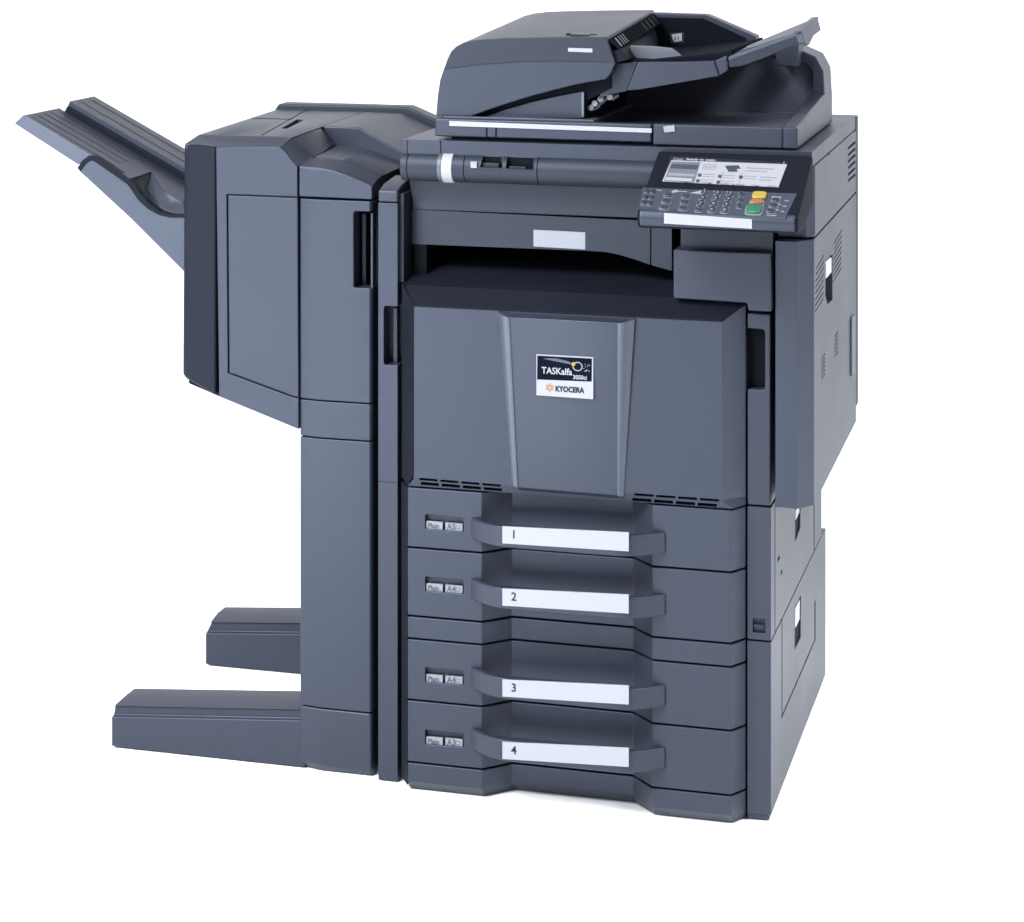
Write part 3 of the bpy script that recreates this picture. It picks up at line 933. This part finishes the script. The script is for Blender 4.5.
# raised extension flap of the tray
m = MB()
f0 = P([(728.2, 57.5), (740, 50.5), (760, 44.6), (801.6, 30.4), (805.2, 42.6), (792, 46.0), (762, 59.0), (741, 66.4), (729.4, 67.4)], y=0.05)
m.prism(f0, (0, 0.012, 0))
fl_ = m.build('extension_edge', MID, df, bevel=0.0015)
m = MB()
a0, a1 = pt(728.4, 56.8, y=0.0495), pt(802.0, 30.2, y=0.0495)
a2 = pt(818.4, 16.4, y=0.235)
a3 = Vector((a0.x, 0.235, a0.z + 0.006))
m.loft([[a0, a1, a2, a3], [p - Vector((0, 0, 0.007)) for p in (a0, a1, a2, a3)]])
ex = m.build('extension_flap', plastic('flap_grey', (0.045, 0.05, 0.066), 0.5, 0.35), df, bevel=0.0015)
m = MB()
b0, b1 = a1, a2
m.prism([a1 + Vector((-.002, 0, 0)), a2 + Vector((-.002, 0, 0)), a2 + Vector((0.005, 0, -0.026)), a2 + Vector((0.0, -0.06, -0.032)), a1 + Vector((0.006, 0.05, -0.030)), a1 + Vector((0.006, 0.0, -0.022))], (-0.012, 0, -0.002))
m.build('extension_end', plastic('flap_end_grey', (0.045, 0.05, 0.066), 0.5, 0.35), df, bevel=0.0015)
# lid front details
m = MB()
m.prism(P([(449.2, 121.0), (651.6, 128.6), (651.6, 133.0), (449.2, 126.0)], y=0.0095), (0, 0.006, 0))
m.build('white_stripe', WHITE, df, bevel=0.0006)
m = MB()
m.prism(P([(663.0, 126.6), (674.6, 125.0), (674.8, 131.6), (664.2, 132.6)], y=0.0075), (0, 0.006, 0))
m.build('lift_tab', SILVER, df, bevel=0.0006)
m = MB()
for (xa, xb) in ((485.6, 487.2), (495.0, 496.6)):
    m.prism(P([(xa, 127.6), (xb, 127.7), (xb, 137.4), (xa, 137.3)], y=0.0108), (0, 0.003, 0))
m.build('front_rib', DARK, df, bevel=0)

# =================================================================== FINISHER
FN = root('document_finisher', 'slate grey document finisher tower with output tray and two floor feet beside the copier', 'finisher')
YN = 0.010
fx0 = pt(182.5, 165, y=0.042).x
fx1 = pt(215.6, 165, y=YN).x
fxs = pt(298.4, 300, y=YN).x
fx2 = pt(372.2, 300, y=YN).x
FD = 0.53
zc0, ztp = 1.1695, 1.189
# dark core
m = MB()
m.box(fx1 + 0.01, fx2 - 0.045, 0.03, FD - 0.01, 0.72, 1.085)
m.box(fx2 - 0.05, fx2 - 0.006, 0.075, FD - 0.01, 0.72, 1.085)
m.box(fxs + 0.004, fx2 - 0.004, 0.03, FD - 0.01, 0.012, 0.75)
m.build('inner_frame', BLACK, FN, bevel=0.001)
# left end cover: darker panel, with left-facing shade also in its colour
m = MB()
zbl = pt(188.5, 383, y=0.035).z
zbr = pt(219, 397, y=YN).z
plan = [(fx1 - 0.0005, YN), (fx0 + 0.010, 0.030), (fx0, 0.042), (fx0, FD), (fx1 - 0.0005, FD)]


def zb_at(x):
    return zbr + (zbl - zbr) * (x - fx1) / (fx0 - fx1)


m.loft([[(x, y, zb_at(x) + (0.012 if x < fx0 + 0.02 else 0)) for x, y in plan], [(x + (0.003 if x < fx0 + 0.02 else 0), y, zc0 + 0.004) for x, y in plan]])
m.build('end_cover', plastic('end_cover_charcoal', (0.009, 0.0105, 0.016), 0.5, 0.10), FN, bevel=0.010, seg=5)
# front panel left of the seam
zpb = pt(300, 430, y=YN).z
m = MB()
fp = P([(215.8, 147.4), (278.5, 147.2), (284, 150.5), (297.4, 167.0), (298.6, 429.4), (219, 396.6)], y=YN)
m.prism(fp, (0, 0.05, 0))
c = MB()
qd = [(225.8, 194.2), (299.5, 197.0), (299.5, 198.6), (227.2, 195.7), (228.6, 372.6), (292.0, 396.2), (299.5, 397.6), (299.5, 399.2), (291.4, 397.8), (227.1, 373.8)]
c.prism(P(qd, y=YN - 0.004), (0, 0.010, 0))
m.build('left_front_panel', GREY, FN, bevel=0.0016, cut=c)
# hanging underside
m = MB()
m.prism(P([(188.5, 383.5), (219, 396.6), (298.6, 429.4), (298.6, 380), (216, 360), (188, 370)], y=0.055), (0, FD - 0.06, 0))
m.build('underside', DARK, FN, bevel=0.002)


# right front panels: upper door with grip, lower door pieces, tower
def front_plan(x0, x1, d=0.045):
    xm = pt(320, 300, y=YN).x
    return [(x0, YN + 0.006), (xm, YN - 0.002), (x1 - 0.004, YN - 0.002), (x1, YN + 0.004), (x1, d), (x0, d)]


g = 0.0012
zs = [pt(340, 776, y=YN).z + 0.012, pt(335, 709.5, y=YN).z, pt(335, 439, y=YN).z, pt(335, 401.5, y=YN).z, pt(335, 199.4, y=YN).z]
xa = fxs + 0.0012
m = MB()
m.xy(front_plan(xa, fx2), zs[3] + g, zs[4] - g)
c = MB()
c.prism(P([(351.5, 212.6), (380, 213.4), (380, 290.6), (351.8, 289.4), (350.6, 287), (350.4, 215)], y=YN - 0.02), (0, 0.10, 0))
dr = m.build('finisher_door', GREY, FN, bevel=0.0018, cut=c)
m = MB()
m.prism(P([(361.5, 213), (366, 213.2), (366, 289.4), (361.5, 289)], y=YN + 0.030), (0, 0.012, 0))
m.build('grip_bar', MID, dr, bevel=0.002)
m = MB()
m.prism(P([(370.6, 213), (373.0, 213.2), (373.0, 289.6), (370.6, 289.4)], y=YN + 0.004), (0, 0.02, 0))
m.build('grip_lip', GREY, dr, bevel=0.001)
m = MB()
m.xy(front_plan(xa, fx2), zs[2] + g, zs[3] - g)
m.build('lower_front_panel', GREY, FN, bevel=0.0018)
m = MB()
m.xy(front_plan(xa, fx2), zs[1] + g, zs[2] - g)
m.xy([(xa, YN + 0.03), (xa + 0.02, YN + 0.03), (xa + 0.02, FD), (xa, FD)], 0.02, zs[2] - g)
m.build('tower_panel', GREY, FN, bevel=0.002)
m = MB()
fpn = front_plan(xa, fx2)
m.loft([[(x + (0.012 if x < xa + 0.01 else 0), y + (0.008 if y < 0.03 else 0), 0.002) for x, y in fpn], [(x, y, 0.016) for x, y in fpn], [(x, y, zs[1] - g) for x, y in fpn]])
m.build('tower_base', GREY, FN, bevel=0.003, seg=3)
# upper right front piece under the sloping top
m = MB()
uf = P([(299.4, 167.2), (320, 168.8), (333, 171.2), (345, 175.4), (367.0, 184.6), (372.0, 187.5), (372.0, 199.6), (299.4, 196.3)], y=YN - 0.001)
m.prism(uf, (0, 0.05, 0))
m.build('upper_front_panel', GREY, FN, bevel=0.002)

# ---- sculpted top
zf_ = lambda px, py: pt(px, py, y=YN)
m = MB()
# plateau at the left: chamfer strip along the front, then the flat top out to the back
xpl, xpr = fx1, pt(279.5, 147, y=YN).x
xpc = pt(297.4, 167, y=YN).x
r = []
plateau = lambda y, z, zl: [(fx0 + 0.022, y, z), (xpr + 0.002, y, z), (xpr + 0.002, y, zl), (fx0 + 0.022, y, zl)]
m.loft([[(fx0 + 0.012, YN + 0.020, zc0 + 0.0045), (fx1, YN + 0.0004, zc0 + 0.002), (xpr, YN + 0.0004, zc0 + 0.003), (xpr, YN + 0.03, 1.10), (fx0 + 0.012, YN + 0.03, 1.10)],
        [(fx0 + 0.030, 0.052, ztp), (fx1, 0.045, ztp), (xpr + 0.013, 0.045, ztp + 0.001), (xpr + 0.013, 0.06, 1.10), (fx0 + 0.030, 0.06, 1.10)],
        [(fx0 + 0.030, FD - 0.05, ztp + 0.010), (fx1, FD - 0.05, ztp + 0.010), (xpr + 0.013, FD - 0.05, ztp + 0.011), (xpr + 0.013, FD - 0.05, 1.10), (fx0 + 0.030, FD - 0.05, 1.10)]])
c = MB()
zq = ztp + 0.002
c.prism([Vector((0, 0, 0.012)) + pt(*p, z=zq) for p in ((261, 134.6), (314, 109.8), (315.6, 109.8), (262.8, 134.6))], (0, 0, -0.022))
c.prism([Vector((0, 0, 0.012)) + pt(*p, z=zq + .004) for p in ((252, 118.0), (292, 119.0), (292, 119.8), (252, 118.8))], (0, 0, -0.022))
c.prism([Vector((0, 0, 0.012)) + pt(*p, z=zq + .005) for p in ((281, 126.6), (297, 119.2), (304, 119.6), (287, 126.8))], (0, 0, -0.028))
m.build('top_cover', GREY, FN, bevel=0.003, seg=3, cut=c)
# facet turning the plateau down to the lower right part (charcoal by shade)
m = MB()
x_e = xpr + 0.013
ridge = pt(327, 125.6, z=ztp + 0.006)
m.loft([[(xpr, YN + 0.001, zc0 + 0.003), (xpc + 0.0005, YN + 0.001, pt(297.4, 167, y=YN).z), (xpc - 0.01, YN + 0.001, 1.10), (xpr, YN + 0.001, 1.10)],
        [(x_e, 0.045, ztp), (x_e + 0.042, 0.060, 1.152), (x_e + 0.03, 0.06, 1.10), (x_e, 0.045, 1.10)],
        [(x_e, 0.20, ztp + 0.004), (x_e + 0.03, 0.20, 1.160), (x_e + 0.03, 0.20, 1.10), (x_e, 0.20, 1.10)]])
m.build('plateau_facet', GREY, FN, bevel=0.002)
# low front ledge right of the plateau
led = [(299.2, 166.6), (320, 168.2), (333, 170.6), (345, 174.8), (367.4, 184.0), (372.2, 187.0)]
L0 = P(led, y=YN)
m = MB()


def ledge(y, dz, dx=0.0):
    return [Vector((p.x + dx, y, p.z + dz)) for p in L0]


low = lambda y: [Vector((L0[-1].x, y, 1.085)), Vector((L0[0].x, y, 1.085))]
m.loft([ledge(YN - 0.0005, 0.0005) + low(YN - .0005), ledge(0.05, 0.013) + low(0.05), ledge(0.056, 0.010) + low(0.056), ledge(0.062, 0.014) + low(0.062), ledge(0.24, 0.018) + low(0.24)])
m.build('front_ledge', GREY, FN, bevel=0.0015)
# high back shoulder, sloping down to the right
m = MB()
ys, ye = 0.215, FD - 0.05
sh = [(x_e, ztp + 0.0055), (x_e + 0.075, ztp + 0.0045), (fx2 + 0.015, 1.135), (fx2 + 0.015, 1.08), (x_e, 1.08)]
she = [(x_e, ztp + 0.011), (x_e + 0.085, ztp + 0.0095), (fx2 + 0.030, 1.150), (fx2 + 0.030, 1.08), (x_e, 1.08)]
m.loft([[(x, ys, z) for x, z in sh], [(x, ye, z) for x, z in she]])
m.build('rear_shoulder', GREY, FN, bevel=0.003, seg=3)
# back ridge
m = MB()
rd = [(fx0 + 0.02, ztp + 0.008), (fx0 + 0.03, ztp + 0.021), (x_e + 0.09, ztp + 0.021), (fx2 + 0.035, 1.163), (fx2 + 0.035, 1.08), (fx0 + 0.02, 1.08)]
m.xz(rd, FD - 0.05, FD)
m.build('rear_ridge', MID, FN, bevel=0.004, seg=3)
m = MB()
m.box(fx0 + 0.03, fx2, FD - 0.01, FD, 0.70, 1.16)
m.build('rear_panel', GREY, FN, bevel=0.002)

# ---- link column between finisher and copier
px0, px1 = pt(378.2, 400, y=0.0).x, pt(397.6, 400, y=0.0).x
m = MB()
zs1 = pt(388, 202.5, y=0).z
m.box(px0, px1, 0.0, 0.10, 0.002, zs1 - 0.001)
c = MB()
c.prism(P([(383.2, 306.8), (410, 307.6), (410, 366.6), (383.2, 366), (382, 363.5), (382, 309.5)], y=-0.01), (0, 0.045, 0))
c.box(px0 - 0.01, px1 + 0.01, -0.01, 0.0015, pt(388, 482.2, y=0).z - 0.0006, pt(388, 482.2, y=0).z + 0.0006)
lk = m.build('link_column', GREY, FN, bevel=0.002, cut=c)
m = MB()
m.prism(P([(393.2, 308), (397.2, 308.2), (397.4, 365.4), (393.2, 365)], y=0.018), (0, 0.02, 0))
m.build('column_grip', MID, lk, bevel=0.001)
m = MB()
cap = [(0.0, zs1 + 0.001), (0.0, 1.1005), (0.03, 1.110), (0.10, 1.118), (0.10, zs1 + 0.001)]
m.yz(cap, px0, px1)
m.build('column_cap', GREY, FN, bevel=0.003, seg=3)
m = MB()
m.box(px1 - 0.004, px1 + 0.008, 0.012, 0.095, 0.93, 1.095)
m.prism([(px1, 0.095, 1.02), (px1 + 0.016, 0.095, 0.99), (px1, 0.095, 0.95)], (0, 0.02, 0))
m.build('column_side', MID, lk, bevel=0.001)
m = MB()
m.box(fx2 - 0.006, px0 + 0.01, 0.05, 0.45, 0.01, 1.06)
m.build('joint_plate', BLACK, FN, bevel=0)

# ---- feet
def foot(xl, xr_, yfr, hs, name='foot'):
    w = 0.13
    m = MB()
    yb_, yt = yfr, yfr + 0.012
    prof_ = [(yfr, 0.004), (yfr, 0.062), (yfr + 0.009, 0.0635), (yfr + 0.009, 0.080), (yfr + 0.003, 0.083), (yfr + 0.045, 0.090), (yfr + 0.085, 0.090), (yfr + 0.10, 0.080), (yfr + 0.10, 0.004)]
    rise = 0.030
    prof_ = [(y, z if z < 0.01 else z * hs) for y, z in prof_]
    ringL = [(xl + (0.003 if z > 0.076 else 0.0) + (0.006 if z > .0865 else 0), y, z) for y, z in prof_]
    ringR = [(xr_, y, z + (rise if z > 0.01 else 0)) for y, z in prof_]
    m.loft([ringL, ringR])
    return m.build(name, GREY, FN, bevel=0.0022, seg=3)


foot(pt(112, 735, y=0.02).x, fxs + 0.01, 0.018, 0.98)
foot(pt(205.5, 650, y=0.50).x, fxs + 0.01, 0.50, 1.13)

# ---- output tray
yt0 = 0.055
m = MB()
br = [(77.6, 166.5), (82, 160.5), (89.5, 155.8), (95, 156.8), (129, 179.6), (134, 186), (140, 196), (150, 206), (160, 212.6), (170, 215.2), (186, 215.6), (186, 273.5), (184, 272), (130, 218), (79, 171)]
m.prism(P(br, y=yt0), (0, 0.014, 0))
c = MB()
tr = m.build('output_tray', plastic('tray_side_grey', (0.024, 0.027, 0.038), 0.45, 0.5), FN, bevel=0.004, seg=3)
# dark rim of the bracket
m = MB()
rim = [(77.4, 168.0), (82, 160.6), (89.4, 155.2), (95.2, 156.4), (129.6, 179.2), (134.8, 185.6), (141.0, 195.4), (150.8, 205.2), (160.6, 211.8), (170, 214.6), (186, 215.2)]
inn = [(80.4, 171.4), (85.6, 164.4), (91.0, 160.4), (94.4, 161.4), (127.0, 184.0), (131.6, 190.0), (138.0, 200.0), (148.4, 209.4), (159.4, 215.2), (170, 217.6), (186, 217.8)]
for i in range(len(rim) - 1):
    m.prism(P([rim[i], rim[i + 1], inn[i + 1], inn[i]], y=yt0 - 0.0012), (0, 0.018, 0))
bmesh.ops.remove_doubles(m.bm, verts=m.bm.verts, dist=1e-5)
m.build('tray_rim', DARK, tr, bevel=0)
# sloping stacking plate: front edge at yt0, back edge further in
E0, E1 = pt(22.5, 115.4, y=yt0), pt(129, 178, y=yt0)
sl = (E1 - E0)
E1 = E0 + sl * ((fx0 + 0.01 - E0.x) / sl.x)
nrm = Vector((-sl.z, 0, sl.x)).normalized()
if nrm.z < 0:
    nrm = -nrm


def plate(ya, yb, off, th, x_from=0.0, x_to=1.0, name='stacking_plate', mat=GREY, ribs=0):
    mm = MB()
    p0, p1 = E0 + sl.normalized() * 0, E1
    a = E0 + (E1 - E0) * x_from
    b = E0 + (E1 - E0) * x_to
    q = []
    for yy, pp in ((ya, a), (ya, b), (yb, b), (yb, a)):
        q.append(Vector((pp.x, yy, pp.z)) + nrm * off)
    mm.prism(q, -nrm * th)
    for k in range(ribs):
        yy = ya + (yb - ya) * (k + 0.7) / (ribs + 0.4)
        q2 = [Vector((pp.x, y2, pp.z)) + nrm * (off + 0.0010) for y2, pp in ((yy, a + (b - a) * .02), (yy, b), (yy + 0.006, b), (yy + 0.006, a + (b - a) * .02))]
        mm.prism(q2, -nrm * 0.002)
    return mm.build(name, mat, tr, bevel=0.002)


onpl = lambda px, py, off=0.0: ptp(px, py, E0 + nrm * off, nrm)
cutc = [(130.5, 178.6), (140, 175.6), (151.5, 171.6), (156, 179), (162, 187.5), (172, 196), (184, 202.5)]
ce = [onpl(*p) for p in cutc]
m = MB()
base_ = [Vector((E0.x, yt0, E0.z))] + ce + [Vector((E1.x, 0.215, E1.z)), Vector((E0.x, 0.215, E0.z))]
m.prism(base_, -nrm * 0.012)
for k in range(5):
    yy = yt0 + 0.02 + 0.03 * k
    a, b = E0 + (E1 - E0) * 0.02, E0 + (E1 - E0) * 0.52
    m.prism([Vector((pp.x, y2, pp.z)) + nrm * 0.0010 for y2, pp in ((yy, a), (yy, b), (yy + 0.006, b), (yy + 0.006, a))], -nrm * 0.002)
m.build('stacking_plate', GREY, tr, bevel=0.0015)
dc = P([(130.5, 180.0), (136, 187.5), (144, 199), (152, 206), (160, 211.4), (170, 214.2), (187, 214.8)], y=yt0 + 0.012)
m = MB()
rings = []
for p, q in zip(ce, dc):
    p = p - nrm * 0.002
    mid = p.lerp(q, 0.5) + Vector((0, 0.0, -0.008))
    rings.append([p, mid, q, q + Vector((0, 0, -0.006)), mid + Vector((0, 0, -0.008)), p - nrm * 0.008])
m.loft(rings)
m.build('tray_dish', GREY, tr, bevel=0, angle=50)
plate(0.214, 0.224, 0.012, 0.028, name='step_wall', mat=DARK, x_from=0.035, x_to=1.0)
plate(0.222, 0.335, 0.022, 0.012, ribs=2, name='raised_plate', x_from=0.03)
m = MB()
q = P([(14.2, 123.5), (23.5, 114.8), (92, 155.8), (77.8, 164.6)], y=yt0 - 0.001)
m.prism(q, (0, 0.012, 0))
m.build('tray_edge', plastic('tray_edge_grey', (0.04, 0.044, 0.058), 0.45, 0.5), tr, bevel=0.002)
